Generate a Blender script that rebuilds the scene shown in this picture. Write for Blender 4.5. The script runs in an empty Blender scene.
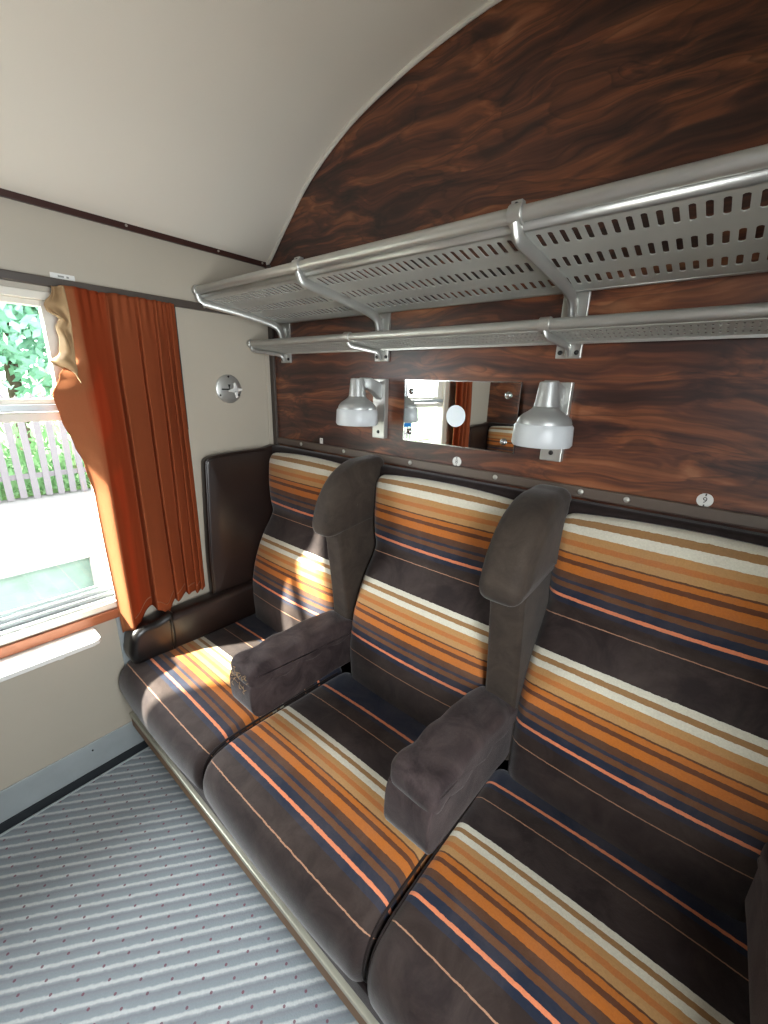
import bpy, bmesh, math, random
from mathutils import Vector, Matrix
random.seed(7)
S = bpy.context.scene
COL = S.collection
PI = math.pi

# ------------------------------------------------------------------ camera
cam = bpy.data.cameras.new('camera'); camo = bpy.data.objects.new('camera', cam); COL.objects.link(camo); S.camera = camo
CP = Vector((1.61352, -1.15633, 1.48637)); YAW, PITCH, ROLL, F = 0.687443, 0.299508, 0.030093, 411.673
fwd = Vector((-math.sin(YAW)*math.cos(PITCH), math.cos(YAW)*math.cos(PITCH), -math.sin(PITCH)))
rt0 = Vector((math.cos(YAW), math.sin(YAW), 0)); up0 = rt0.cross(fwd)
rt = math.cos(ROLL)*rt0 + math.sin(ROLL)*up0; up = -math.sin(ROLL)*rt0 + math.cos(ROLL)*up0
M = Matrix((rt, up, -fwd)).transposed().to_4x4(); M.translation = CP; camo.matrix_world = M
cam.sensor_fit = 'VERTICAL'; cam.sensor_height = 36.0; cam.lens = F/1024*36; cam.clip_start = 0.02; cam.clip_end = 300

# ------------------------------------------------------------------ world, sun, exposure
W = bpy.data.worlds.new('sky'); S.world = W; W.use_nodes = True
wn = W.node_tree; bg = wn.nodes['Background']
bg.inputs[0].default_value = (0.97, 0.96, 1.0, 1); bg.inputs[1].default_value = 5.0
sun = bpy.data.lights.new('sun', 'SUN'); suno = bpy.data.objects.new('sun', sun); COL.objects.link(suno)
sun.energy = 15.0; sun.angle = math.radians(2.5); sun.color = (1.0, 0.93, 0.82)
suno.rotation_euler = Vector((1.0, 1.9, -1.65)).to_track_quat('-Z', 'Y').to_euler()
def portal(name, loc, rot, sx, sy):
    l = bpy.data.lights.new(name, 'AREA'); l.shape = 'RECTANGLE'; l.size = sx; l.size_y = sy
    l.cycles.is_portal = True
    o = bpy.data.objects.new(name, l); COL.objects.link(o); o.location = loc; o.rotation_euler = rot
portal('window_portal', (-0.09, -1.09, 1.20), (0, -PI/2, 0), 1.06, 0.76)
portal('corridor_portal', (2.06, -1.09, 1.315), (0, PI/2, 0), 1.14, .56)
S.view_settings.view_transform = 'Standard'; S.view_settings.look = 'None'
S.view_settings.gamma = 1.0; S.view_settings.use_curve_mapping = False
S.view_settings.exposure = 2.12
S.cycles.max_bounces = 14; S.cycles.diffuse_bounces = 9; S.cycles.glossy_bounces = 6
S.cycles.transparent_max_bounces = 12; S.cycles.transmission_bounces = 6
S.cycles.sample_clamp_indirect = 8.0; S.cycles.use_denoising = True

# ------------------------------------------------------------------ materials
def lin(h):
    h = h.lstrip('#'); c = [int(h[i:i+2], 16)/255 for i in (0, 2, 4)]
    return tuple((x/12.92 if x <= .04045 else ((x+.055)/1.055)**2.4) for x in c) + (1,)
class NT:
    def __init__(s, name):
        s.m = bpy.data.materials.new(name); s.m.use_nodes = True; s.t = s.m.node_tree; s.b = s.t.nodes['Principled BSDF']
    def n(s, typ, **k):
        o = s.t.nodes.new(typ)
        for a, v in k.items(): setattr(o, a, v)
        return o
    def l(s, a, b): s.t.links.new(a, b)
    def math(s, op, a, b=None, clamp=False):
        o = s.n('ShaderNodeMath', operation=op, use_clamp=clamp)
        for i, v in enumerate((a, b)):
            if v is None: continue
            if isinstance(v, (int, float)): o.inputs[i].default_value = v
            else: s.l(v, o.inputs[i])
        return o.outputs[0]
    def coord(s, scale=(1, 1, 1), kind='Object', rot=(0, 0, 0)):
        tc = s.n('ShaderNodeTexCoord'); mp = s.n('ShaderNodeMapping'); mp.inputs['Scale'].default_value = scale
        mp.inputs['Rotation'].default_value = rot
        s.l(tc.outputs[kind], mp.inputs['Vector']); return mp.outputs[0]
    def noise(s, vec, scale, detail=3, dist=0.0, rough=.5):
        o = s.n('ShaderNodeTexNoise'); o.inputs['Scale'].default_value = scale; o.inputs['Detail'].default_value = detail
        o.inputs['Distortion'].default_value = dist; o.inputs['Roughness'].default_value = rough
        if vec is not None: s.l(vec, o.inputs['Vector'])
        return o.outputs['Fac']
    def ramp(s, fac, stops, interp='LINEAR'):
        o = s.n('ShaderNodeValToRGB'); cr = o.color_ramp; cr.interpolation = interp
        while len(cr.elements) < len(stops): cr.elements.new(1.0)
        for i, (p, c) in enumerate(stops):
            cr.elements[i].position = p; cr.elements[i].color = c if not isinstance(c, str) else lin(c)
        s.l(fac, o.inputs[0]); return o.outputs[0]
    def mix(s, fac, a, b, mode='MIX'):
        o = s.n('ShaderNodeMix', data_type='RGBA', blend_type=mode)
        for i, v in ((0, fac), (6, a), (7, b)):
            if isinstance(v, (int, float)): o.inputs[i].default_value = v
            elif isinstance(v, tuple): o.inputs[i].default_value = v
            elif isinstance(v, str): o.inputs[i].default_value = lin(v)
            else: s.l(v, o.inputs[i])
        return o.outputs[2]
    def bump(s, h, strength, dist=.002):
        o = s.n('ShaderNodeBump'); o.inputs['Strength'].default_value = strength; o.inputs['Distance'].default_value = dist
        s.l(h, o.inputs['Height']); s.l(o.outputs[0], s.b.inputs['Normal'])
    def set(s, **k):
        names = dict(col='Base Color', rough='Roughness', metal='Metallic', spec='Specular IOR Level', sheen='Sheen Weight',
                     sheenr='Sheen Roughness', sheent='Sheen Tint', coat='Coat Weight', coatr='Coat Roughness', trans='Transmission Weight',
                     sss='Subsurface Weight', alpha='Alpha')
        for a, v in k.items():
            i = s.b.inputs[names[a]]
            if isinstance(v, str): v = lin(v)
            if hasattr(v, 'is_linked') or isinstance(v, bpy.types.NodeSocket): s.l(v, i)
            else: i.default_value = v
        return s.m

def plain(name, col, rough=.5, metal=0., var=.12, scale=30, **k):
    t = NT(name); v = t.coord(); f = t.noise(v, scale, 4)
    c = t.mix(t.math('MULTIPLY', f, var*2), col, tuple(x*.55 for x in lin(col)[:3])+(1,))
    t.set(col=c, rough=rough, metal=metal, **k); t.bump(f, .15, .0006); return t.m

def metal(name, col, rough, brush=(1, 1, 1), mtl=1.0):
    t = NT(name); v = t.coord(brush); f = t.noise(v, 60, 4); f2 = t.noise(v, 9, 3)
    c = t.mix(f2, col, tuple(x*.72 for x in lin(col)[:3])+(1,))
    r = t.math('ADD', t.math('MULTIPLY', f, .18), rough-.09)
    t.set(col=c, rough=r, metal=mtl); t.bump(f, .08, .0004); return t.m

def velvet(name, col, col2, fleck=True):
    t = NT(name); v = t.coord(); a = t.noise(v, 11, 7, .9, .68); b = t.noise(v, 260, 3, 0, .7)
    c = t.mix(t.ramp(a, [(.38, (0, 0, 0, 1)), (.66, (1, 1, 1, 1))]), col, col2)
    c = t.mix(t.math('MULTIPLY', b, .5), c, (.008, .006, .006, 1), 'MIX')
    t.set(col=c, rough=.8, sheen=.22, sheenr=.35, spec=.2); t.bump(b, .4, .0014); return t.m

STR = [(0, '#dcd8c6'), (.04, '#9c7448'), (.078, '#dcd8c6'), (.122, '#b88a54'), (.168, '#b87036'), (.205, '#b88c58'), (.252, '#5a351c'),
       (.262, '#b8691f'), (.298, '#5e331a'), (.33, '#bb6a20'), (.388, '#57351f'), (.438, '#1e273c'), (.464, '#6a4122'), (.502, '#182338'),
       (.556, '#e88a60'), (.582, '#182338'), (.622, '#2a1e1b'), (.737, '#b08468'), (.745, '#221718')]
def stripes():
    t = NT('striped_moquette'); tc = t.n('ShaderNodeTexCoord'); sp = t.n('ShaderNodeSeparateXYZ'); t.l(tc.outputs['UV'], sp.inputs[0])
    v = t.coord(); wob = t.noise(v, 90, 2)
    f = t.math('DIVIDE', t.math('ADD', sp.outputs[1], t.math('MULTIPLY', t.math('SUBTRACT', wob, .5), .0035)), .37)
    f = t.math('FRACT', f)
    c = t.ramp(f, STR, 'CONSTANT')
    a = t.noise(v, 10, 7, .6, .66); b = t.noise(v, 260, 3, 0, .7)
    c = t.mix(t.ramp(a, [(.38, (0, 0, 0, 1)), (.75, (.17, .17, .17, 1))]), c, '#8b7a70')
    c = t.mix(t.math('MULTIPLY', b, .42), c, (.02, .014, .01, 1))
    t.set(col=c, rough=.75, sheen=.25, sheenr=.4, spec=.25); t.bump(b, .35, .0012); return t.m

def rosewood(name='rosewood_laminate', sc=1.0):
    t = NT(name)
    wv = t.coord((1.3*sc, 1, 2.6*sc)); nz = t.n('ShaderNodeTexNoise'); nz.inputs['Scale'].default_value = 2.2; nz.inputs['Detail'].default_value = 2
    t.l(wv, nz.inputs['Vector'])
    def warped(scale, amt):
        vv = t.coord(scale); m = t.n('ShaderNodeVectorMath', operation='MULTIPLY_ADD')
        t.l(nz.outputs['Color'], m.inputs[0]); m.inputs[1].default_value = (amt, 0, amt); t.l(vv, m.inputs[2]); return m.outputs[0]
    n1 = t.noise(warped((1.7, 1, 8.5), 1.3), 1.0, 2, .4, .5)
    rings = t.math('FRACT', t.math('MULTIPLY', n1, 15.0))
    edge = t.ramp(rings, [(0, (0, 0, 0, 1)), (.12, (1, 1, 1, 1)), (.7, (.7, .7, .7, 1)), (1, (0, 0, 0, 1))])
    fine = t.noise(warped((3.0, 1, 34), 2.6), 1.3, 5, .3, .62)
    big = t.noise(warped((2.1, 1, 13), 1.9), 1.1, 4, .9, .55)
    tone = t.math('ADD', t.math('MULTIPLY', fine, .42), t.math('MULTIPLY', big, .66))
    base = t.ramp(tone, [(.38, '#20120d'), (.48, '#3c2018'), (.55, '#573021'), (.62, '#7a4629'), (.71, '#966242')])
    c = t.mix(t.math('MULTIPLY', t.math('SUBTRACT', 1.0, edge), .5), base, '#1c0f0b')
    t.set(col=c, rough=.42, spec=.5, coat=.2, coatr=.3); t.bump(fine, .06, .0006); return t.m

def carpet():
    t = NT('striped_carpet'); tc = t.n('ShaderNodeTexCoord'); sp = t.n('ShaderNodeSeparateXYZ'); t.l(tc.outputs['Object'], sp.inputs[0])
    x, y = sp.outputs[0], sp.outputs[1]; v = t.coord()
    nz = t.noise(v, 220, 3); wob = t.math('MULTIPLY', t.math('SUBTRACT', t.noise(v, 60, 2), .5), .006)
    d = t.math('ADD', t.math('SUBTRACT', t.math('MULTIPLY', x, .785), t.math('MULTIPLY', y, .619)), wob)
    fr = t.math('FRACT', t.math('DIVIDE', d, .0322))
    c = t.ramp(fr, [(0, '#8e979d'), (.30, '#969fa4'), (.42, '#cfd2d2'), (.55, '#d2d5d5'), (.66, '#9fa3a7'), (.8, '#888c92'), (1, '#93979c')])
    # woven dots on a staggered lattice: two rectangular grids
    def grid(ox, oy):
        gx = t.math('SUBTRACT', t.math('FRACT', t.math('DIVIDE', t.math('SUBTRACT', x, ox), .04)), .5)
        gy = t.math('SUBTRACT', t.math('FRACT', t.math('DIVIDE', t.math('SUBTRACT', y, oy), .105)), .5)
        r = t.math('ADD', t.math('POWER', t.math('ABSOLUTE', t.math('MULTIPLY', gx, .04)), 2.0), t.math('POWER', t.math('ABSOLUTE', t.math('MULTIPLY', gy, .105)), 2.0))
        return t.math('LESS_THAN', r, (.0035**2))
    dots = t.math('MAXIMUM', grid(.02, -1.2355), grid(0, -1.183))
    red = t.mix(t.noise(v, 3.2, 1), '#4a2c3c', '#983a50')
    c = t.mix(t.math('MULTIPLY', dots, .85), c, red)
    c = t.mix(t.math('MULTIPLY', nz, .4), c, '#6e7a82')
    big = t.noise(v, 3, 3); c = t.mix(t.math('MULTIPLY', big, .2), c, '#5c6468')
    t.set(col=c, rough=.95, sheen=.2, spec=.1); t.bump(nz, .6, .003); return t.m

def glassmat(name='window_glass', tint=(.95, .98, .97, 1), gl=.06):
    t = NT(name); nt = t.t; tr = t.n('ShaderNodeBsdfTransparent'); tr.inputs[0].default_value = tint
    g = t.n('ShaderNodeBsdfGlossy'); g.inputs['Roughness'].default_value = .02
    f = t.n('ShaderNodeLayerWeight'); f.inputs[0].default_value = .5
    k = t.math('ADD', t.math('MULTIPLY', t.math('POWER', f.outputs['Facing'], 4.0), .6), .03)
    m = t.n('ShaderNodeMixShader'); t.l(k, m.inputs[0]); t.l(tr.outputs[0], m.inputs[1]); t.l(g.outputs[0], m.inputs[2])
    t.l(m.outputs[0], nt.nodes['Material Output'].inputs[0]); return t.m
def curtainmat():
    t = NT('orange_curtain_cloth'); v = t.coord((1, 8, .5)); a = t.noise(v, 8, 4, .3); b = t.noise(t.coord(), 500, 2)
    c = t.mix(a, '#984424', '#7e3218')
    tc = t.n('ShaderNodeTexCoord'); sp = t.n('ShaderNodeSeparateXYZ'); t.l(tc.outputs['UV'], sp.inputs[0])   # sunlight on the window-facing edge, painted into the cloth as paler tan
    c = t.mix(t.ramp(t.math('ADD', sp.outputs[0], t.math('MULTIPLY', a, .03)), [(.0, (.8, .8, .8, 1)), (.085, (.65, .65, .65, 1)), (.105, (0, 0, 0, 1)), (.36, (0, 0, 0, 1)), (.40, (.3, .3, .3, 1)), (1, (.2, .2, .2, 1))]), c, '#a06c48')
    c = t.mix(t.math('MULTIPLY', b, .3), c, '#5a2212')
    t.set(col=c, rough=.85, spec=.1); t.bump(b, .25, .001)
    tr = t.n('ShaderNodeBsdfTranslucent'); tr.inputs[0].default_value = lin('#b84a1c')
    m = t.n('ShaderNodeMixShader'); m.inputs[0].default_value = .15; t.l(t.b.outputs[0], m.inputs[1]); t.l(tr.outputs[0], m.inputs[2])
    t.l(m.outputs[0], t.t.nodes['Material Output'].inputs[0]); return t.m
def frosted():
    t = NT('frosted_diffuser'); v = t.coord((60, 60, 1)); a = t.noise(v, 3, 1)
    t.set(col='#d6dadc', rough=.35, trans=.35); t.bump(a, .3, .001); return t.m
def leafmat(name, a, b):
    t = NT(name); f = t.noise(t.coord(), 4, 4); c = t.mix(f, a, b); t.set(col=c, rough=.6)
    tr = t.n('ShaderNodeBsdfTranslucent'); t.l(c, tr.inputs[0])
    m = t.n('ShaderNodeMixShader'); m.inputs[0].default_value = .35; t.l(t.b.outputs[0], m.inputs[1]); t.l(tr.outputs[0], m.inputs[2])
    t.l(m.outputs[0], t.t.nodes['Material Output'].inputs[0]); return t.m

MT = dict(
    stripe=stripes(), velvet=velvet('brown_velvet', '#2c2223', '#4d4140'), velvet2=velvet('olive_brown_velvet', '#332b25', '#453b32'),
    dark=velvet('dark_velvet', '#1f1716', '#2c2220'),
    leather=plain('dark_brown_leather', '#241814', .38, var=.3, scale=24, coat=.15, coatr=.3),
    patch=plain('black_patch_leather', '#151211', .34, var=.2, coat=.15, coatr=.3),
    wood=rosewood(), ply=plain('light_wood', '#8a6a4a', .55, var=.35, scale=18),
    ceil=plain('ceiling_paint', '#ddd7ca', .42, var=.05, scale=3), wall=plain('wall_paint', '#b0a899', .45, var=.08, scale=5),
    trimb=plain('brown_trim', '#3a211c', .35, var=.2), trimt=plain('grey_brown_trim', '#5e5249', .4, var=.2), trimg=plain('bronze_grey_trim', '#4a423c', .4, var=.2),
    bead=plain('white_bead', '#d8d4c8', .4, var=.05),
    alu=metal('brushed_aluminium', '#c4c4bf', .38, mtl=.75), sat=metal('satin_shelf', '#c6c8c2', .5, mtl=.35), chrome=metal('worn_chrome', '#c4c6c6', .2),
    skirt=metal('skirting_aluminium', '#b6bec0', .42, mtl=.35), blk=plain('black_rubber', '#22262a', .5),
    white=plain('white_plastic', '#dcdcd8', .4, var=.04), cream=metal('pale_metal_strip', '#c8c6b4', .4, mtl=.4),
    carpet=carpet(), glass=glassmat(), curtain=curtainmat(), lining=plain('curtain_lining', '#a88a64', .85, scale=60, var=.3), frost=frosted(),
    lampalu=metal('silver_lamp_paint', '#b8bab8', .42, mtl=.6), ink=plain('grey_ink', '#50524e', .6), screw=metal('screw_metal', '#c2beb6', .4, mtl=.5),
    blackscrew=plain('black_screw', '#151515', .4), blue=plain('blue_sticker', '#1f86d8', .5, var=.03), disc=plain('pale_disc', '#dfe8ee', .5, var=.03),
    faint=plain('faint_ink', '#8f918c', .6), sill=plain('warm_sill_wood', '#9a5a38', .45, var=.25, scale=14),
    fence=plain('weathered_grey_fence', '#484446', .8, var=.3, scale=9), leafa=leafmat('leaf_green', '#86a878', '#5c8a58'),
    leafb=leafmat('leaf_blue_green', '#8ab09a', '#669482'), bark=plain('bark', '#4a3c30', .9), tarmac=plain('tarmac', '#514f4e', .9, var=.3, scale=8),
    slab=plain('concrete_slab', '#8a8880', .85, var=.2, scale=5), platface=plain('mossy_platform_face', '#5c6e64', .9, var=.6, scale=7), ballast=plain('ballast_stone', '#5e5a54', .95, var=.5, scale=20),
    grass=plain('grass_green', '#4e7038', .9, var=.4, scale=6))
t = NT('mirror_glass'); t.set(col='#e6e9e8', rough=.01, metal=1.0); MT['mirror'] = t.m

# ------------------------------------------------------------------ mesh builder
class MB:
    def __init__(s): s.v = []; s.f = []; s.uv = []; s.mi = []
    def add(s, v, f, uv=None, mi=0):
        b = len(s.v); s.v += [tuple(p) for p in v]
        for q in f: s.f.append(tuple(i+b for i in q)); s.mi.append(mi)
        s.uv += uv if uv else [(0, 0)]*len(v)
        return s
    def box(s, x0, x1, y0, y1, z0, z1):
        v = [(x, y, z) for x in (x0, x1) for y in (y0, y1) for z in (z0, z1)]
        return s.add(v, [(0, 1, 3, 2), (4, 6, 7, 5), (0, 4, 5, 1), (2, 3, 7, 6), (0, 2, 6, 4), (1, 5, 7, 3)])
    def tube(s, pts, r, n=14, cap=True, squash=None):
        P = [Vector(p) for p in pts]; rr = r if isinstance(r, (list, tuple)) else [r]*len(P); v = []; f = []
        T = [(P[min(i+1, len(P)-1)]-P[max(i-1, 0)]).normalized() for i in range(len(P))]
        ref = Vector((0, 0, 1)) if abs(T[0].z) < .9 else Vector((1, 0, 0)); a = T[0].cross(ref).normalized()
        for i, p in enumerate(P):
            a = (a - a.dot(T[i])*T[i]).normalized(); b = T[i].cross(a)
            for k in range(n):
                th = 2*PI*k/n; ca, sb = math.cos(th), math.sin(th)
                q = squash or (1, 1)
                v.append(p + rr[i]*(ca*q[0]*a + sb*q[1]*b))
        for i in range(len(P)-1):
            for k in range(n): f.append((i*n+k, i*n+(k+1) % n, (i+1)*n+(k+1) % n, (i+1)*n+k))
        if cap: f += [tuple(range(n))[::-1], tuple(range((len(P)-1)*n, len(P)*n))]
        return s.add(v, f)
    def lathe(s, prof, c, n=40, axis='z', cap=True):
        v = []; f = []
        for r, h in prof:
            for k in range(n):
                th = 2*PI*k/n; a, b = r*math.cos(th), r*math.sin(th)
                v.append({'z': (c[0]+a, c[1]+b, c[2]+h), 'x': (c[0]+h, c[1]+a, c[2]+b), 'y': (c[0]+a, c[1]+h, c[2]+b)}[axis])
        m = len(prof)
        for i in range(m-1):
            for k in range(n): f.append((i*n+k, i*n+(k+1) % n, (i+1)*n+(k+1) % n, (i+1)*n+k))
        if cap: f += [tuple(range(n)), tuple(range((m-1)*n, m*n))]
        return s.add(v, f)
    def grid(s, fn, nu, nv, uvfn=None):
        v = []; f = []; uv = []
        for i in range(nu+1):
            for j in range(nv+1): v.append(fn(i/nu, j/nv)); uv.append((i/nu, j/nv))
        for i in range(nu):
            for j in range(nv): a = i*(nv+1)+j; f.append((a, a+nv+1, a+nv+2, a+1))
        return s.add(v, f, uv)
    def prism(s, poly, x0, x1):        # poly in (y,z)
        n = len(poly); v = [(x0, y, z) for y, z in poly]+[(x1, y, z) for y, z in poly]
        return s.add(v, [tuple(range(n))[::-1], tuple(range(n, 2*n))]+[(i, (i+1) % n, n+(i+1) % n, n+i) for i in range(n)])
    def build(s, name, mats, parent=None, smooth=True, bevel=0, seg=2, base=None, solid=0, auto=40, recalc=True):
        me = bpy.data.meshes.new(name); base = base or (tuple(parent['_b']) if parent is not None and '_b' in parent else (0, 0, 0))
        me.from_pydata([(p[0]-base[0], p[1]-base[1], p[2]-base[2]) for p in s.v], [], s.f)
        for m in (mats if isinstance(mats, (list, tuple)) else [mats]): me.materials.append(MT[m])
        for p, mi in zip(me.polygons, s.mi): p.material_index = mi
        if any(u != (0, 0) for u in s.uv):
            ul = me.uv_layers.new(name='UVMap')
            for lp in me.loops: ul.data[lp.index].uv = s.uv[lp.vertex_index]
        if recalc:
            bm = bmesh.new(); bm.from_mesh(me); bmesh.ops.recalc_face_normals(bm, faces=bm.faces); bm.to_mesh(me); bm.free()
        if smooth:
            for p in me.polygons: p.use_smooth = len(p.vertices) < 12
            me.set_sharp_from_angle(angle=math.radians(auto))
        o = bpy.data.objects.new(name, me); COL.objects.link(o)
        if parent is not None: o.parent = parent
        else: o.location = base
        if solid: md = o.modifiers.new('t', 'SOLIDIFY'); md.thickness = solid; md.offset = 0
        if bevel:
            md = o.modifiers.new('b', 'BEVEL'); md.width = bevel; md.segments = seg; md.limit_method = 'ANGLE'; md.angle_limit = math.radians(35)
        return o
def thing(name, base, label, cat, group=None):
    o = bpy.data.objects.new(name, None); COL.objects.link(o); o.location = base; o['_b'] = base; o.empty_display_size = .05
    return tag(o, label, cat, group)
def tag(o, label, cat, group=None):
    o['label'] = label; o['category'] = cat
    if group: o['group'] = group
    return o
def struct(o): o['kind'] = 'structure'; return o
def sub(o, child):   # a child of a part whose mesh was written in the same coordinates
    child.parent = o; child.location = (0, 0, 0); return child
def cr(pts, n, closed=False):   # Catmull-Rom resampling
    P = [Vector(p) for p in pts]; out = []; m = len(P); segs = m if closed else m-1
    for i in range(segs):
        if closed: a, b, c, d = P[(i-1) % m], P[i], P[(i+1) % m], P[(i+2) % m]
        else: a, b, c, d = P[max(i-1, 0)], P[i], P[i+1], P[min(i+2, m-1)]
        def lim(v_, m1, m2):
            L_ = 1.15*min(m1, m2); return v_*(L_/v_.length) if v_.length > L_ > 0 else v_
        mb_, ml, mr = (c-b).length, (b-a).length, (d-c).length
        tb = lim((c-a)*.5, mb_, ml if ml > 0 else mb_); tc = lim((d-b)*.5, mb_, mr if mr > 0 else mb_)
        for k in range(n):
            t = k/n; out.append((2*t**3-3*t*t+1)*b+(t**3-2*t*t+t)*tb+(3*t*t-2*t**3)*c+(t**3-t*t)*tc)
    if not closed: out.append(P[-1])
    return out
def pillow(prof, x0, x1, r, crown=0., s0=0., n=6, nx=26, start=0, puff=None):
    """closed (y,z) outline carried along x with soft rounded ends; uv.y = metres along the outline."""
    P = cr([(0, y, z) for y, z in prof], n, True); m = len(P)
    area = sum(P[i].y*P[(i+1) % m].z-P[(i+1) % m].y*P[i].z for i in range(m))
    sg = 1 if area > 0 else -1
    N = []
    for i in range(m):
        T = (P[(i+1) % m]-P[i-1]).normalized(); N.append(Vector((0, T.z*sg, -T.y*sg)))
    s = [0.]
    for i in range(m): s.append(s[-1]+(P[(i+1) % m]-P[i]).length)
    s00 = s[start*n]
    xs = []
    ne = 7
    for k in range(ne+1): th = PI/2*k/ne; xs.append((x0+r*(1-math.cos(th)) if False else x0+r*(1-math.cos(th)), r*(1-math.sin(th))))
    xs = [(x0+r*(1-math.cos(PI/2*k/ne)), r*(1-math.sin(PI/2*k/ne))) for k in range(ne+1)]
    mid = [(x0+r+(x1-x0-2*r)*k/nx, 0) for k in range(1, nx)]
    xs = xs+mid+[(x0+x1-x, d) for x, d in xs[::-1]]
    v = []; uv = []; f = []; L = len(xs); MM = m+1
    for x, d in xs:
        tt = (x-x0)/(x1-x0); cc = crown*(math.sin(PI*tt)**.6 if 0 < tt < 1 else 0)
        for i in range(MM):
            p = P[i % m]; k = cc-d
            q = p+N[i % m]*k
            v.append((x, q.y, q.z)); uv.append((x, s[i]-s00+s0))
    for a in range(L-1):
        for i in range(m): f.append((a*MM+i, a*MM+i+1, (a+1)*MM+i+1, (a+1)*MM+i))
    if puff is None: f.append(tuple(range(m))); f.append(tuple((L-1)*MM+i for i in range(m)))
    else:
        for base_, sgx in ((0, -1), ((L-1)*MM, 1)):
            ring_ = [base_+i for i in range(m)]; cy_ = sum(v[k][1] for k in ring_)/m; cz_ = sum(v[k][2] for k in ring_)/m
            prev = ring_
            for q_, h_ in ((.86, .55), (.66, .82), (.4, .95), (.03, 1.0)):
                new = []
                for k in ring_:
                    new.append(len(v)); v.append((v[k][0]+sgx*puff*h_, cy_+(v[k][1]-cy_)*q_, cz_+(v[k][2]-cz_)*q_)); uv.append((0, 0))
                f += [(prev[i], prev[(i+1) % m], new[(i+1) % m], new[i]) for i in range(m)]; prev = new
            f.append(tuple(prev))
    mb = MB(); mb.add(v, f, uv); return mb

# ------------------------------------------------------------------ room shell
D = -2.16; XR = 1.98
fl = MB().box(-.02, XR, D, 0, -.03, 0).build('floor', 'carpet', smooth=False); struct(fl)
w = MB().box(-.02, XR+.02, 0, .03, 0, 2.42).build('wall_partition', 'wood', smooth=False); struct(w)
w2 = MB().box(-.02, XR+.02, D-.03, D, 0, 2.42).build('wall_opposite', 'wood', smooth=False); struct(w2)
WY0, WY1, WZ0, WZ1 = -1.465, -.715, .675, 1.715
wl = MB(); T0 = -.06
wl.box(T0, 0, WY1, 0, 0, 2.0); wl.box(T0, 0, D, WY0, 0, 2.0); wl.box(T0, 0, WY0, WY1, 0, WZ0); wl.box(T0, 0, WY0, WY1, WZ1, 2.0)
struct(wl.build('wall_window', 'wall', smooth=False))
wr = MB()
wr.box(XR, XR+.04, D, 0, 0, .02)
for y0, y1, z0, z1 in ((D, -2.08, 0, 2.42), (-2.08, -1.44, 0, 2.42), (-.74, 0, 0, 2.42), (D, 0, 1.98, 2.42)):
    wr.box(XR, XR+.04, y0, y1, z0, z1)
struct(wr.build('wall_corridor', 'wood', smooth=False))
dr = MB(); dr.box(XR+.005, XR+.035, -1.44, -.74, .02, .75); dr.box(XR+.005, XR+.035, -1.44, -1.36, .75, 1.98); dr.box(XR+.005, XR+.035, -.82, -.74, .75, 1.98); dr.box(XR+.005, XR+.035, -1.36, -.82, 1.88, 1.98)
dr = struct(dr.build('door_1', 'wood', smooth=False, bevel=.003))
struct(sub(dr, MB().box(XR+.018, XR+.022, -1.36, -.82, .75, 1.88).build('pane', 'glass', smooth=False)))
# ceiling: the coach roof springs from the window wall in an arc
arc = [(-.03, 1.90), (0, 1.943), (.036, 1.965), (.127, 2.048), (.279, 2.173), (.476, 2.274), (.675, 2.331), (.837, 2.360), (.966, 2.374), (1.2, 2.384), (1.6, 2.386), (2.02, 2.375)]
A = cr([(x, 0, z) for x, z in arc[1:]], 5)
cm = MB(); n = len(A); v = []; f = []
for y in (D-.02, .02):
    for p in A: v.append((p.x, y, p.z))
for y in (D-.02, .02):
    for p in A: v.append((p.x, y, p.z+.03))
for i in range(n-1):
    f += [(i, i+1, n+i+1, n+i), (2*n+i, 3*n+i, 3*n+i+1, 2*n+i+1)]
f += [(0, n, 3*n, 2*n)]
struct(cm.add(v, f).build('ceiling', 'ceil'))
bead = MB(); v = []
Q = [p for p in A]
bead.tube([(p.x, -.006, p.z-.004) for p in Q], .007, 8)
struct(bead.build('trim_1', 'bead'))
struct(MB().box(0, .012, D, 0, 1.932, 1.954).build('trim_2', 'trimb', smooth=False, bevel=.002))
t3 = struct(MB().box(0, .022, D, 0, 1.730, 1.754).build('trim_3', 'trimg', smooth=False, bevel=.003))
t4 = struct(MB().box(.03, XR, -.012, 0, 1.216, 1.245).build('trim_4', 'trimt', smooth=False, bevel=.003))
struct(MB().box(0, .028, -.012, 0, 1.18, 1.94).build('trim_5', 'trimg', smooth=False, bevel=.002))
struct(MB().box(0, .006, -.034, -.020, 1.18, 1.60).build('trim_6', 'wall', smooth=False, bevel=.002))
struct(MB().box(0, .006, -.43, -.40, 1.30, 1.73).build('trim_7', 'blk', smooth=False, bevel=.001))
struct(MB().box(0, .006, -.748, -.724, .16, .66).build('trim_8', 'skirt', smooth=False, bevel=.001))
def screws(par, pts, r=.0075, m='screw', axis='y', d=.004, nm='screw'):
    for p in pts:
        prof = [(r, 0), (r*.95, -d*.5), (r*.6, -d), (0.0005, -d*1.1)]
        if axis == 'x': prof = [(a, -h) for a, h in prof]
        o = MB().lathe(prof, p, 12, axis).build(nm, m); o.parent = par
        o.location = (0, 0, 0) if '_b' not in par else tuple(-c for c in par['_b'])
screws(t4, [(x, -.012, 1.232) for x in (.20, .46, .784, 1.10, 1.342, 1.45, 1.75)])
screws(t3, [(.022, y, 1.742) for y in (-1.6, -.98, -.30)], .004, axis='x')
t2o = bpy.data.objects['trim_2']; screws(t2o, [(.012, y, 1.943) for y in (-.03, -.22, -.53, -1.2)], .004, axis='x')
bs = struct(MB().box(0, .006, D, 0, .040, .160).build('baseboard_window', 'skirt', smooth=False, bevel=.002))
screws(bs, [(.006, -.90, .128), (.006, -1.4, .128)], .003, 'blackscrew', 'x')
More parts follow.
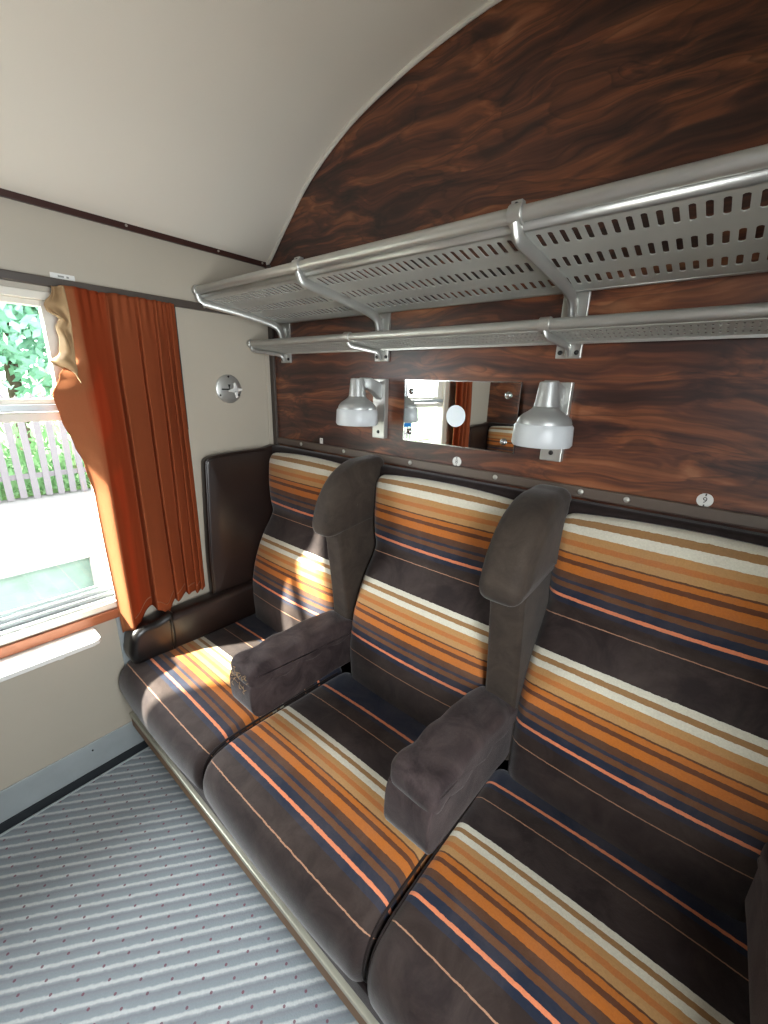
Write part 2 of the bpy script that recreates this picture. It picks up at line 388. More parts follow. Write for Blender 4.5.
kick = MB().box(0, .010, D, 0, 0, .040).build('rubber_strip', 'blk', smooth=False); sub(bs, kick)
sub(bs, MB().tube([(.016, D, .004), (.016, 0, .004)], .004, 8).build('edge_strip', 'skirt'))

# ------------------------------------------------------------------ window
wf = MB()
def ring(mb, x0, x1, y0, y1, z0, z1, wy, wz):
    mb.box(x0, x1, y0, y0+wy, z0, z1); mb.box(x0, x1, y1-wy, y1, z0, z1); mb.box(x0, x1, y0+wy, y1-wy, z0, z0+wz); mb.box(x0, x1, y0+wy, y1-wy, z1-wz, z1)
ring(wf, -.055, .006, WY0, WY1, WZ0, WZ1, .018, .022)
wf = struct(wf.build('window_1', 'bead', smooth=False, bevel=.002))
o = MB(); 
for k, (z, x) in enumerate(((.700, -.012), (.716, -.024), (.732, -.036), (.746, -.045))): o.box(-.052, x, WY0+.018, WY1-.018, z-.004, z+.010)
sub(wf, o.build('window_track', 'skirt', smooth=False, bevel=.001))
sub(wf, MB().box(-.05, -.004, WY0+.018, WY1-.018, 1.350, 1.376).build('window_rail', 'bead', smooth=False, bevel=.003))
sub(wf, MB().box(-.038, .0, WY0+.018, WY1-.018, 1.380, 1.400).build('vent_rail', 'skirt', smooth=False, bevel=.002))
o = MB(); ring(o, -.046, -.014, WY0+.018, WY1-.018, 1.40, 1.693, .052, .016); sub(wf, o.build('vent_frame', 'bead', smooth=False, bevel=.002))
sub(wf, MB().box(-.034, -.030, WY0+.018, WY1-.018, .75, 1.352).build('lower_pane', 'glass', smooth=False))
sub(wf, MB().box(-.030, -.027, WY0+.03, WY1-.03, 1.40, 1.69).build('upper_pane', 'glass', smooth=False))
struct(MB().box(0, .014, -1.47, -.735, .634, .670).build('trim_9', 'sill', smooth=False, bevel=.002))
tb = MB(); zt = .632; pts = [(0, -1.36), (.095, -1.36), (.112, -1.352), (.118, -1.335), (.118, -.852), (.112, -.834), (.098, -.825), (0, -.822)]
n = len(pts); v = [(x, y, z) for z in (zt-.016, zt) for x, y in pts]
tb.add(v, [tuple(range(n)), tuple(range(n, 2*n))]+[(i, (i+1) % n, n+(i+1) % n, n+i) for i in range(n)])
tw = thing('window_shelf', (0, -1.09, zt-.016), 'narrow white window shelf with rounded corner below the window', 'shelf')
tb.build('shelf_top', 'white', tw, smooth=False, bevel=.002)
for y in (-1.25, -.93): MB().prism([(y-.008, zt-.016), (y+.008, zt-.016), (y+.008, zt-.07), (y-.008, zt-.07)], 0, .03).build('shelf_bracket', 'white', tw, smooth=False, bevel=.002)
tag(MB().box(-.0296, -.0290, -1.12, -1.02, 1.226, 1.282).build('window_sticker', 'blue', smooth=False), 'small blue rectangular sticker on the lower window glass', 'sticker')
lt = thing('wall_label', (0, -.722, 1.754), 'small white printed label on the wall above the window trim', 'label')
MB().box(0, .003, -.752, -.692, 1.755, 1.771).build('label_plate', 'white', lt, smooth=False)
MB().box(.003, .0036, -.734, -.719, 1.761, 1.766).build('print', 'faint', lt, smooth=False)
MB().box(.003, .0036, -.713, -.707, 1.761, 1.766).build('print', 'faint', lt, smooth=False)

# ------------------------------------------------------------------ curtains
def flap(z):
    T = [(1.74, .004), (1.60, .0), (1.535, .004), (1.485, -.040), (1.43, -.068), (1.36, -.058), (1.28, -.035), (1.216, -.015), (1.10, 0), (.5, .008)]
    for (a, p), (b, q) in zip(T, T[1:]):
        if z >= b: k = (z-b)/(a-b); k = k*k*(3-2*k); return q+(p-q)*k
    return T[-1][1]
def curt(u, vv):
    zb = .572+.075*min(1, u/.38)-.05*math.exp(-((u-.52)/.07)**2)-.012*max(0, u-.5)+.006*math.sin(u*26)
    z = 1.735-(1.735-zb)*vv
    B = [0, .36, .62, .76, .88, .95, 1.02, 1.1]; AM = [.048, .050, .040, .040, .032, .026, .02]
    B = [q+(.022*(1-vv)*math.sin(i*2.3) if 0 < i < 7 else 0) for i, q in enumerate(B)]
    i = max(k for k in range(7) if u >= B[k]-1e-9); t_ = (u-B[i])/(B[i+1]-B[i])
    rise = .22 if i == 0 else .16
    e = min(1, t_/rise); e = e*e*(3-2*e)
    prof = e*(1-max(0, (t_-rise)/(1-rise)))**(1.5 if i == 0 else 1.1)
    amp = AM[i]*(.45+.55*min(1, vv*3))
    y = -.748+.335*u - (.012*prof if i else 0)*min(1, vv*4)
    x = .026+amp*prof+.004*math.sin(z*5+u*9)
    if i == 0 and t_ < rise: y = -.748+.036*(t_/rise)
    elif i == 0: y = -.712+(.335*B[1]-.036)*((t_-rise)/(1-rise))
    if u < .10:
        k = 1-u/.10; k = k*k*(3-2*k)
        y += flap(z)*k; x += .035*max(0, -flap(z)/.07)*k
    g = max(0, 1-vv*9); x += .004*g*math.sin(u*75)
    return (x, y, z)
cu = thing('curtain', (.05, -.58, .60), 'orange curtain with turned-back pale edge, hanging between the window and the dial', 'curtain')
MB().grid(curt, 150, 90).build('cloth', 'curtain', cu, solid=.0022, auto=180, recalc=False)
def lin_(u, vv):
    z = 1.728-.265*vv; wdt = (.036+.014*math.sin(vv*9+.6)-.006*math.sin(vv*23))*min(1, (1-vv)*5+.12)*(.55+.45*min(1, vv*6))
    return (.070-.030*u+.007*math.sin(vv*31+u*5)*math.sin(PI*u)+.010*math.sin(u*7+vv*6), -.742-wdt*u+.003*math.sin(vv*40)*u, z-.010*u*math.sin(vv*12))
MB().grid(lin_, 16, 70).build('turned_lining', 'lining', cu, solid=.0015, auto=180, recalc=False)
hem = MB().grid(lambda u, vv: tuple(Vector(curt(.11+.85*u, .965+.004*vv))+Vector((.002, 0, 0))), 120, 1).build('hem_stitching', 'sill', cu, solid=.001, auto=180, recalc=False)
cu2 = thing('curtain', (.05, -1.60, .60), 'orange curtain on the far side of the window, seen in the wall mirror', 'curtain')
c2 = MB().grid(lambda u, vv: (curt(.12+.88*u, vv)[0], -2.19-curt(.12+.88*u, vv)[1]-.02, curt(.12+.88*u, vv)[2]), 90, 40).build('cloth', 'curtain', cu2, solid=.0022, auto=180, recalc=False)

# ------------------------------------------------------------------ heat control dial
dl = thing('heater_dial', (0, -.216, 1.452), 'round metal heater control dial with cross handle on cream wall', 'dial')
MB().lathe([(.056, 0), (.056, .003), (.052, .006), (.0005, .006)], (0, -.216, 1.452), 48, 'x').build('dial_plate', 'alu', dl)
k = MB(); c0 = Vector((.020, -.197, 1.448))
for a in range(4):
    th = a*PI/2+.12; d = Vector((0, math.cos(th), math.sin(th))); e = Vector((0, -d.z, d.y))
    p = [c0+e*.010-Vector((.006, 0, 0)), c0+d*.030+e*.003-Vector((.006, 0, 0)), c0+d*.030-e*.003-Vector((.006, 0, 0)), c0-e*.010-Vector((.006, 0, 0))]
    q = [x+Vector((.012, 0, 0)) for x in p]; k.add(p+q, [(0, 1, 2, 3), (4, 5, 6, 7), (0, 1, 5, 4), (1, 2, 6, 5), (2, 3, 7, 6), (0, 3, 7, 4)])
k.build('cross_handle', 'white', dl, smooth=False, bevel=.002)
MB().tube([(.004, -.197, 1.448), (.022, -.197, 1.448)], .009, 16).build('spindle', 'chrome', dl)
MB().box(.006, .008, -.250, -.212, 1.448, 1.4535).build('pointer', 'blackscrew', dl, smooth=False)
MB().prism([(-.222, 1.470), (-.216, 1.452), (-.210, 1.470)], .006, .008).build('arrow_mark', 'blackscrew', dl, smooth=False)
screws(dl, [(.005, -.216, 1.500), (.005, -.257, 1.428), (.005, -.175, 1.428)], .0045, 'blackscrew', 'x')

# ------------------------------------------------------------------ luggage rack
rk = thing('luggage_rack', (.96, 0, 1.56), 'silver two-tier luggage rack with slotted shelf above the seats', 'luggage rack')
RX1 = 1.975
MB().tube([(.004, -.315, 1.796), (RX1, -.315, 1.796)], .0135, 18).build('front_rail', 'alu', rk)
MB().tube([(.004, -.104, 1.633), (RX1, -.104, 1.633)], .0125, 18).build('lower_rail', 'alu', rk)
def sheet_pt(y): return 1.715+(-.03-y)/.27*.0555
def slotted(x0, x1, name, cols, rows, pitch, sw, yb, yf, zfn, th, parent, holes_r=None):
    """a sheet with real slots: each cell is a ring of quads round the slot"""
    mb = MB(); xs = x0
    n = int((x1-x0)/pitch); off = ((x1-x0)-n*pitch)/2
    ys = [yb]+[e for r in rows for e in r]+[yf]
    def q(xa, xb, ya, yb_): mb.add([(xa, ya, zfn(ya)), (xb, ya, zfn(ya)), (xb, yb_, zfn(yb_)), (xa, yb_, zfn(yb_))], [(0, 1, 2, 3)])
    cuts = [yb]
    for r in rows: cuts += [r[0]+.003, r[1]-.003]
    cuts.append(yf)
    for a in range(0, len(cuts), 2): q(x0, x1, cuts[a], cuts[a+1])
    for r in rows:
        ya, yb2 = r[0]+.003, r[1]-.003
        q(x0, x0+off, ya, yb2); q(x1-off, x1, ya, yb2)
        for i in range(n):
            a = x0+off+i*pitch; b = a+pitch; m = (a+b)/2; h = sw/2; sa, sb = r[0], r[1]; c = min(h, .003)
            inner = [(m-h, sa-c), (m-h+c, sa), (m+h-c, sa), (m+h, sa-c), (m+h, sb+c), (m+h-c, sb), (m-h+c, sb), (m-h, sb+c)]
            outer = [(a, ya), (m-h+c, ya), (m+h-c, ya), (b, ya), (b, yb2), (m+h-c, yb2), (m-h+c, yb2), (a, yb2)]
            v = [(x, y, zfn(y)) for x, y in inner+outer]
            mb.add(v, [(k, (k+1) % 8, 8+(k+1) % 8, 8+k) for k in range(8)])
    # rolled front lip
    return mb
PL = [(.02, .585), (.605, 1.218), (1.240, 1.86), (1.88, RX1)]
for a, b in ((.004, .61), (.61, 1.235), (1.235, 1.86), (1.86, RX1)):
    mb = slotted(a, b, 'shelf', 0, [(-.062, -.101), (-.146, -.190), (-.238, -.285)], .0218, .0104, -.028, -.300, sheet_pt, .002, rk)
    # rows run from the wall outwards: y decreasing
    me = mb.build('slotted_shelf', 'sat', rk, smooth=False, recalc=False, solid=.0022)
MB().add(*(lambda P: ([(x, y, z) for x in (.004, RX1) for y, z in P], [(i, i+1, len(P)+i+1, len(P)+i) for i in range(len(P)-1)]))([(-.300, 1.7705), (-.306, 1.7725), (-.309, 1.778), (-.309, 1.788)])).build('shelf_lip', 'alu', rk, solid=.003, recalc=False)
MB().add(*(lambda P: ([(x, y, z) for x in (.004, RX1) for y, z in P], [(i, i+1, len(P)+i+1, len(P)+i) for i in range(len(P)-1)]))([(-.028, 1.715), (-.024, 1.712), (-.021, 1.716), (-.021, 1.728)])).build('shelf_back_edge', 'alu', rk, solid=.003, recalc=False)
def low_pt(y): return 1.603+(-.02-y)/.085*.018
for a, b in ((.004, .59), (.59, 1.24), (1.24, RX1)):
    slotted(a, b, 'shelf', 0, [(-.034, -.044), (-.056, -.066), (-.078, -.088)], .0118, .0050, -.018, -.100, low_pt, .002, rk).build('lower_shelf', 'sat', rk, smooth=False, recalc=False, solid=.002)
MB().box(.004, RX1, -.020, -.016, 1.596, 1.608).build('shelf_back_edge', 'alu', rk, smooth=False)
for cx, lx, px in ((.010, .008, .111), (.588, .572, .639), (1.222, 1.224, 1.256), (1.86, 1.86, 1.875)):
    br = MB()
    arm = cr([(cx, -.315, 1.785), (cx+.004, -.300, 1.758), (cx+(px-cx)*.45, -.19, 1.738), (cx+(px-cx)*.85, -.075, 1.712), (px, -.035, 1.690), (px, -.018, 1.64)], 6)
    br.tube(arm, [.0135]*len(arm), 12, squash=(1.2, .75))
    arm = cr([(lx, -.104, 1.625), (lx+.006, -.096, 1.608), (lx+(px-lx)*.7, -.050, 1.597), (px, -.028, 1.590), (px, -.014, 1.570)], 5)
    br.tube(arm, [.0085]*len(arm), 10, squash=(1.15, .8))
    b = br.build('bracket', 'alu', rk)
    pl = MB().box(px-.031, px+.031, -.009, 0, 1.563, 1.722).build('wall_plate', 'alu', rk, smooth=False, bevel=.002)
    rb = MB().box(px-.007, px+.007, -.018, -.008, 1.575, 1.70).build('plate_rib', 'alu', smooth=False, bevel=.003, base=tuple(rk['_b'])); sub(pl, rb)
    for x in (-.020, .020):
        s_ = MB().lathe([(.006, 0), (.0055, -.003), (.0005, -.004)], (px+x, -.009, 1.577), 12, 'y').build('screw', 'blackscrew', base=tuple(rk['_b'])); sub(pl, s_)
    cl = MB()
    for (x, y, z, r) in ((cx, -.315, 1.796, .0185), (lx, -.104, 1.633, .0165)):
        w_ = .013 if x > .1 else .008
        cl.tube([(max(x-w_, .001), y, z), (x+w_, y, z)], r, 18)
        if y < -.2: (cl.box(max(cx-.011, .001), cx+.011, -.322, -.306, 1.802, 1.818) if cx > .1 else 0); c_ = cl.build('clamp', 'alu', rk, bevel=.001); cl = MB()
    cl.build('clamp', 'alu', rk, bevel=.001)
    if cx > .1:
        s_ = MB().lathe([(.004, 0), (.0035, -.002), (.0005, -.003)], (cx, -.322, 1.811), 10, 'y').build('screw', 'blackscrew', base=tuple(rk['_b'])); sub(c_, s_)

# ------------------------------------------------------------------ reading lamps
def lamp(px, ax, label):
    t = thing('reading_lamp', (px, 0, 1.30), label, 'lamp', 'reading lamps on the rosewood wall')
    pl = MB().box(px-.028, px+.028, -.020, 0, 1.303, 1.506).build('wall_plate', 'alu', t, smooth=False, bevel=.002)
    for z in (1.487, 1.325):
        s_ = MB().lathe([(.0065, 0), (.005, -.003), (.0005, -.004)], (px, -.020, z), 12, 'y').build('screw', 'blackscrew' if z < 1.4 else 'screw', base=tuple(t['_b'])); sub(pl, s_)
    y = -.125
    arm = MB(); P = [(-.018, 1.490), (-.075, 1.508), (-.110, 1.508), (-.110, 1.478), (-.060, 1.462), (-.018, 1.435)]
    arm.prism(P, px-.014, px+.014); arm.build('arm', 'lampalu', t, smooth=False, bevel=.004)
    MB().lathe([(.0005, .148), (.016, .148), (.0212, .1465), (.0225, .142), (.0270, .098), (.0285, .090)], (ax, y, 1.357), 40, cap=False).build('lamp_neck', 'lampalu', t)
    MB().lathe([(.0285, .090), (.031, .085), (.040, .078), (.051, .071), (.0595, .062), (.0625, .053), (.0625, .047), (.057, .045)], (ax, y, 1.357), 48, cap=False).build('lamp_shade', 'lampalu', t, solid=.0015)
    MB().lathe([(.055, .050), (.064, .049), (.067, .045), (.0695, .004), (.066, -.001), (.04, -.003), (.0005, -.003)], (ax, y, 1.357), 48, cap=False).build('diffuser', 'frost', t, solid=.0025)
lamp(.642, .637, 'left reading lamp, nearest the window, silver with frosted ring')
lamp(1.253, 1.260, 'right reading lamp, overlapping the right end of the mirror')

# ------------------------------------------------------------------ mirror with disc
mi = thing('wall_mirror', (.9455, 0, 1.306), 'rectangular wall mirror between the two reading lamps', 'mirror')
MB().box(.7475, 1.1435, -.008, -.002, 1.308, 1.503).build('mirror_glass', 'mirror', mi, smooth=False)
o = MB(); x0, x1, z0, z1 = .7455, 1.1455, 1.306, 1.505
for a in ((x0, x1, z0, z0+.003), (x0, x1, z1-.003, z1), (x0, x0+.003, z0+.003, z1-.003), (x1-.003, x1, z0+.003, z1-.003)): o.box(a[0], a[1], -.0085, 0, a[2], a[3])
o.build('mirror_edge', 'chrome', mi, smooth=False)
for x, z in ((1.112, 1.468), (1.112, 1.338), (.772, 1.468), (.772, 1.338)):
    MB().lathe([(.010, 0), (.010, -.003), (.007, -.007), (.0005, -.009)], (x, -.008, z), 18, 'y').build('screw', 'chrome', mi)
tag(MB().lathe([(.033, 0), (.033, -.0012), (.0005, -.0012)], (.9468, -.0081, 1.400), 48, 'y', cap=False).build('round_sticker', 'disc'), 'round pale blue-white disc stuck on the middle of the mirror', 'sticker')

# ------------------------------------------------------------------ seat number discs
def textmesh(s, size, par, loc, mat, name='numeral'):
    cu_ = bpy.data.curves.new(name, 'FONT'); cu_.body = s; cu_.size = size; cu_.extrude = .0003; cu_.align_x = 'CENTER'; cu_.align_y = 'CENTER'
    o = bpy.data.objects.new(name+'_c', cu_); COL.objects.link(o); bpy.context.view_layer.update()
    me = bpy.data.meshes.new_from_object(o.evaluated_get(bpy.context.evaluated_depsgraph_get())); bpy.data.objects.remove(o)
    me.materials.clear(); me.materials.append(MT[mat]); q = bpy.data.objects.new(name, me); COL.objects.link(q); q.parent = par
    q.rotation_euler = (PI/2, 0, 0); q.location = Vector(loc)-Vector(par['_b']); return q
for x, s_, sh in ((.318, '7', 'sq'), (.960, '8', 'rd'), (1.60, '9', 'rd')):
    b = (x, 0, 1.2586)
    lab = {'7': 'small pale square seat marker above the window seat', '8': 'white round seat number disc below the mirror', '9': 'white round seat number disc at right, reading 9'}[s_]
    t = thing('seat_number', b, lab, 'seat number')
    if sh == 'sq': MB().box(x-.009, x+.009, -.0025, 0, 1.2486-.003, 1.2686).build('number_plate', 'white', t, smooth=False, bevel=.003)
    else: MB().lathe([(.0155, 0), (.0155, -.002), (.0145, -.0028), (.0005, -.0028)], (x, 0, 1.2586), 36, 'y', cap=False).build('number_plate', 'white', t)
    textmesh(s_, .019 if sh == 'rd' else .014, t, (x, -.0030, 1.2586), 'faint' if s_ == '7' else 'ink')
    if sh == 'rd':
        for z in (1.2586+.0125, 1.2586-.0125): MB().box(x-.0015, x+.0015, -.0034, -.0026, z-.0028, z+.0028).build('slot_mark', 'ink', t, smooth=False)

# ------------------------------------------------------------------ seats
BR = [(-.036, 1.158), (-.052, 1.176), (-.076, 1.176), (-.092, 1.145), (-.098, 1.05), (-.094, .975), (-.086, .925), (-.104, .885), (-.138, .835), (-.176, .76), (-.205, .67), (-.218, .58), (-.217, .50), (-.208, .42), (-.18, .375), (-.08, .37), (-.036, .40)]
CU = [(-.19, .30), (-.18, .385), (-.205, .418), (-.28, .428), (-.40, .436), (-.52, .446), (-.63, .452), (-.700, .450), (-.748, .434), (-.774, .398), (-.780, .350), (-.768, .308), (-.742, .284), (-.55, .272), (-.30, .275)]
def seat(x0, x1, bx0, bx1, label, group, sh=0.):
    t = thing('train_seat', ((x0+x1)/2, -.45, .27), label, 'seat', group)
    c = pillow(CU, x0+.004, x1-.004, .030, .012, s0=0, start=4, nx=30)
    # uv: zero (white band) where the outline passes y=-.445
    off = None
    for (x, y, z), (u, v_) in zip(c.v, c.uv):
        if abs(x-(x0+x1)/2) < .02 and z > .42 and y <= -.445: off = v_; break
    c.uv = [(u, min(max(v_-off+sh, -.174), .33)+.37*3) for u, v_ in c.uv]
    cs = c.build('seat_cushion', 'stripe', t, auto=70)
    for xs in (x0+.008, x1-.008):
        P = cr([(xs, y, z) for y, z in [(-.22, .408), (-.40, .424), (-.55, .436), (-.68, .441), (-.730, .430), (-.757, .398), (-.764, .345), (-.750, .300)]], 5)
        q = MB().tube(P, .0035, 8).build('piping', 'dark', base=tuple(t['_b'])); sub(cs, q)
    b = pillow(BR, bx0, bx1, .040, .020, s0=0, start=1, nx=30)
    off = None
    for (x, y, z), (u, v_) in zip(b.v, b.uv):
        if abs(x-(bx0+bx1)/2) < .02 and y < -.07 and z <= 1.190: off = v_; break
    b.uv = [(u, max(min(v_-off+.016*max(0, min(1, 1-(v_-off)/.4)), .72)+.37*3, .37*2.8)) for u, v_ in b.uv]
    b.build('backrest', 'stripe', t, auto=70)
    MB().box(bx0-.02, bx1+.02, -.058, -.002, 1.140, 1.212).build('top_roll', 'dark', t, bevel=.018, seg=4)
    return t
G = 'striped seats of the near bench'
near = []
near.append(seat(0.0, .640, .055, .600, 'orange and brown striped window seat with sunlight across it', G, -.01))
near.append(seat(.640, 1.280, .682, 1.236, 'striped middle seat between the two velvet armrests', G, -.015))
near.append(seat(1.280, 1.920, 1.314, 1.872, 'striped seat at right, nearest the camera', G, .035))

WG = [(-.02, 1.222), (-.09, 1.236), (-.17, 1.228), (-.245, 1.190), (-.300, 1.125), (-.325, 1.06), (-.330, 1.015), (-.318, .992), (-.285, .985), (-.20, .990), (-.10, 1.0), (-.03, 1.0)]
WL = [(-.02, 1.02), (-.14, 1.03), (-.262, 1.01), (-.262, .95), (-.248, .85), (-.232, .72), (-.222, .60), (-.215, .50), (-.20, .46), (-.10, .45), (-.02, .46)]
def wing(cx, label, group, hw=.058, ys=1.0, zl=.018):
    t = thing('headrest_wing', (cx, -.15, .46), label, 'headrest', group)
    g = [(y*ys, z+(zl if z < 1.03 else 0)) for y, z in WG]
    pillow(g, cx-hw+.004, cx+hw-.004, .028, .004, nx=8, puff=.006).build('wing_pad', 'velvet2', t, auto=75)
    pillow([(y*ys, z) for y, z in WL], cx-hw*.74, cx+hw*.80, .012, 0, nx=6).build('lower_panel', 'velvet2', t, auto=75)
    return t
near.append(wing(.640, 'padded brown velvet head wing between window seat and middle seat', 'velvet wings between the seats', .050, .93, .015))
near.append(wing(1.276, 'padded brown velvet head wing between middle seat and right seat', 'velvet wings between the seats'))

AP = [(-.185, .60), (-.19, .645), (-.22, .668), (-.30, .684), (-.42, .697), (-.53, .705), (-.598, .707), (-.618, .698), (-.622, .670), (-.612, .648), (-.59, .636), (-.45, .620), (-.30, .604), (-.22, .596)]
AL = [(-.20, .50), (-.20, .632), (-.35, .657), (-.50, .668), (-.605, .672), (-.628, .652), (-.632, .60), (-.628, .565), (-.608, .540), (-.55, .530), (-.45, .520), (-.30, .505)]
def armrest(cx, rot, label, group, wdt=.062, right=True):
    base = (cx, -.19, .62)
    t = thing('armrest', base, label, 'armrest', group)
    pad = pillow(AP, cx-wdt, cx+wdt, .020, .005, nx=10)
    pad.v = [(x+.0025*math.sin(y*60+z*30), y, z+.003*math.sin(y*47+x*50)) for x, y, z in pad.v]
    p = pad.build('armrest_pad', 'velvet', t, auto=75)
    pillow(AL, cx-wdt+.004, cx+wdt-.004, .006, 0, nx=8, puff=.002).build('lower_body', 'velvet', t, auto=75)
    for s_ in (-1, 1):
        P = [(cx+s_*(wdt-.004), y, z) for y, z in ((-.24, .622), (-.35, .637), (-.48, .646), (-.60, .650))]
        q = MB().tube(cr(P, 4), .0022, 6).build('seam', 'velvet', base=base); sub(p, q)
    P = cr([(cx+wdt-.011, -.627, .638), (cx+wdt-.010, -.627, .60), (cx+wdt-.012, -.618, .552)], 4)
    MB().tube(P, .0025, 6).build('corner_seam', 'velvet2', t)
    MB().tube([(cx-.035, -.205, .60), (cx+.035, -.205, .60)], .042, 20).build('hinge_cover', 'velvet', t, bevel=.01)
    t.rotation_euler = (rot, 0, 0)
    return t
near.append(armrest(.640, math.radians(4.2), 'brown velvet armrest with frayed end beside the sunlit window seat', 'velvet armrests between the seats'))
near.append(armrest(1.263, math.radians(-2.4), 'brown velvet armrest between the middle and right seats, nearer the camera', 'velvet armrests between the seats'))

fr = MB(); rd = random.Random(3)
for i in range(34):
    x = .640+rd.uniform(-.058, .05); z0 = .055+rd.uniform(-.035, .03); p0 = Vector((x, -.19-.437+rd.uniform(-.002, .004), .62+z0))
    d1 = Vector((rd.uniform(-.012, .012), -rd.uniform(.003, .009), rd.uniform(-.010, .006))); d2 = Vector((rd.uniform(-.01, .01), rd.uniform(0, .005), -rd.uniform(.004, .014)))
    fr.tube(cr([p0, p0+d1, p0+d1+d2], 3), .0007, 4)
fo = fr.build('frayed_threads', 'lining', bpy.data.objects['armrest']); fo['kind'] = 'stuff'; fo['label'] = 'pale frayed threads at the worn end of the pad'
# window-side leather wing and arm
def leather(x0, x1, lab1, lab2, mirror=False):
    def mx(x): return x if not mirror else 1.92-x
    a, b = sorted((mx(0.002), mx(.056)))
    t = thing('leather_wing', ((a+b)/2, -.2, .60), lab1, 'headrest')
    P = [(-.02, .60), (-.02, 1.20), (-.10, 1.203), (-.25, 1.200), (-.340, 1.193), (-.368, 1.172), (-.376, 1.05), (-.384, .90), (-.390, .75), (-.390, .60), (-.375, .575), (-.20, .57), (-.04, .57)]
    pillow(P, a, b-.006 if not mirror else b, .016, 0, nx=4, puff=.008).build('wing_panel', 'leather', t, auto=75)
    MB().tube(cr([(mx(.052), y, z) for y, z in P[2:10]], 5), .003, 8).build('seam', 'leather', t)
    a2, b2 = sorted((mx(0.002), mx(.092)))
    t2 = thing('arm_bolster', ((a2+b2)/2, -.45, .44), lab2, 'armrest')
    Q = [(-.10, .46), (-.10, .60), (-.20, .606), (-.40, .604), (-.60, .600), (-.690, .596), (-.722, .575), (-.735, .53), (-.738, .49), (-.72, .455), (-.60, .445), (-.30, .44)]
    pillow(Q, a2, b2, .026, .0, nx=6).build('arm_body', 'leather', t2, auto=75)
    Q2 = [(-.575, .450), (-.575, .604), (-.64, .602), (-.694, .599), (-.727, .577), (-.741, .53), (-.744, .49), (-.725, .451), (-.65, .446)]
    o = pillow(Q2, a2-.001 if not mirror else a2-.003, b2+.003 if not mirror else b2+.001, .026, .0, nx=6).build('black_patch', 'patch', t2, auto=75); o['label'] = 'glossy black patch over the front of the arm'
    return [t, t2]
near += leather(0, 1, 'flat dark leather side wing at the window-wall end of the bench', 'dark leather wall armrest with a glossy black front under the curtain')
cw = thing('corridor_wing', (1.935, -.2, .46), 'brown velvet wing and panel at the corridor end of the bench', 'headrest')
pillow(WG, 1.888, 1.972, .022, .004, nx=8).build('wing_pad', 'velvet2', cw, auto=75)
pillow(WL, 1.893, 1.972, .012, 0, nx=6).build('lower_panel', 'velvet2', cw, auto=75)
near.append(cw)
ca = armrest(1.893, math.radians(1), 'dark velvet armrest at the right edge of the picture', None, wdt=.060)
near.append(ca)

# bench base
bb = thing('bench_base', (.96, -.4, 0), 'wooden base with pale metal edge strip under the striped seats', 'bench base')
MB().box(.002, XR-.005, -.725, -.03, .20, .268).build('seat_frame', 'dark', bb, bevel=.01)
MB().box(.002, XR-.005, -.752, -.718, .205, .272).build('velvet_valance', 'velvet', bb, bevel=.012, seg=3)
MB().box(.002, XR-.005, -.762, -.715, .190, .206).build('metal_strip', 'cream', bb, smooth=False, bevel=.003)
MB().box(.002, XR-.005, -.758, -.735, .140, .192).build('front_board', 'ply', bb, smooth=False, bevel=.003)
MB().box(.012, XR-.005, -.70, -.02, 0, .20).build('plinth', 'trimb', bb, smooth=False)
near.append(bb)
# extra dark infill behind the backrests between wings
bk = MB().box(.002, XR-.005, -.060, -.001, .27, 1.16).build('back_panel', 'dark', bb, smooth=False)

# the opposite bench, seen in the mirror: mirrored copies of the same things
LB = {'train_seat': ['striped window seat of the opposite bench, seen in the mirror', 'striped middle seat of the opposite bench', 'striped corridor seat of the opposite bench'],
      'headrest_wing': ['head wing beside the window seat of the opposite bench', 'head wing beside the corridor seat of the opposite bench'],
      'armrest': ['armrest beside the window seat of the opposite bench', 'armrest between middle and corridor seats of the opposite bench', 'armrest at the corridor end of the opposite bench'],
      'leather_wing': ['dark leather window wing of the opposite bench, seen in the mirror'], 'arm_bolster': ['dark leather wall armrest of the opposite bench'],
      'corridor_wing': ['velvet wing at the corridor end of the opposite bench'], 'bench_base': ['wooden base of the opposite bench']}
cnt = {}
for o in near:
    k_ = o.name.split('.')[0]; i = cnt.get(k_, 0); cnt[k_] = i+1
    c = o.copy(); COL.objects.link(c); c.scale = (1, -1, 1); c.location = (o.location.x, D-o.location.y, o.location.z)
    c.rotation_euler = (-o.rotation_euler.x, 0, 0); c['label'] = LB[k_][i]
    if 'group' in c: c['group'] = c['group']+', opposite bench'
    for ch in list(o.children):
        d = ch.copy(); COL.objects.link(d); d.parent = c
        for g in ch.children:
            e = g.copy(); COL.objects.link(e); e.parent = d

# ------------------------------------------------------------------ outside
PLZ = -.20
gr = MB().box(-40, 6, -40, 40, -1.25, -1.12).build('ground', 'ballast', smooth=False); struct(gr)
pf = MB().box(-5.9, -2.98, -30, 30, -1.12, PLZ).build('station_platform', 'platface', smooth=False)
tag(pf, 'long railway platform seen through the window, pale edge and grey tarmac', 'platform')
e = MB().box(-4.27, -2.93, -30, 30, PLZ, PLZ+.02).build('edge_paving', 'slab', smooth=False, base=(0, 0, 0)); sub(pf, e)
e = MB().box(-5.9, -4.27, -30, 30, PLZ, PLZ+.012).build('tarmac_strip', 'tarmac', smooth=False, base=(0, 0, 0)); sub(pf, e)
e = MB().box(-2.98, -2.86, -.12, 1.2, -1.12, PLZ+.015).build('pale_pier', 'slab', smooth=False, base=(0, 0, 0)); sub(pf, e)
bank = MB().box(-30, -5.95, -30, 30, -1.12, -.15).build('grass_bank', 'grass', smooth=False); struct(bank)
fn = thing('picket_fence', (-5.7, 0, PLZ), 'weathered pale picket fence along the back of the platform', 'fence')
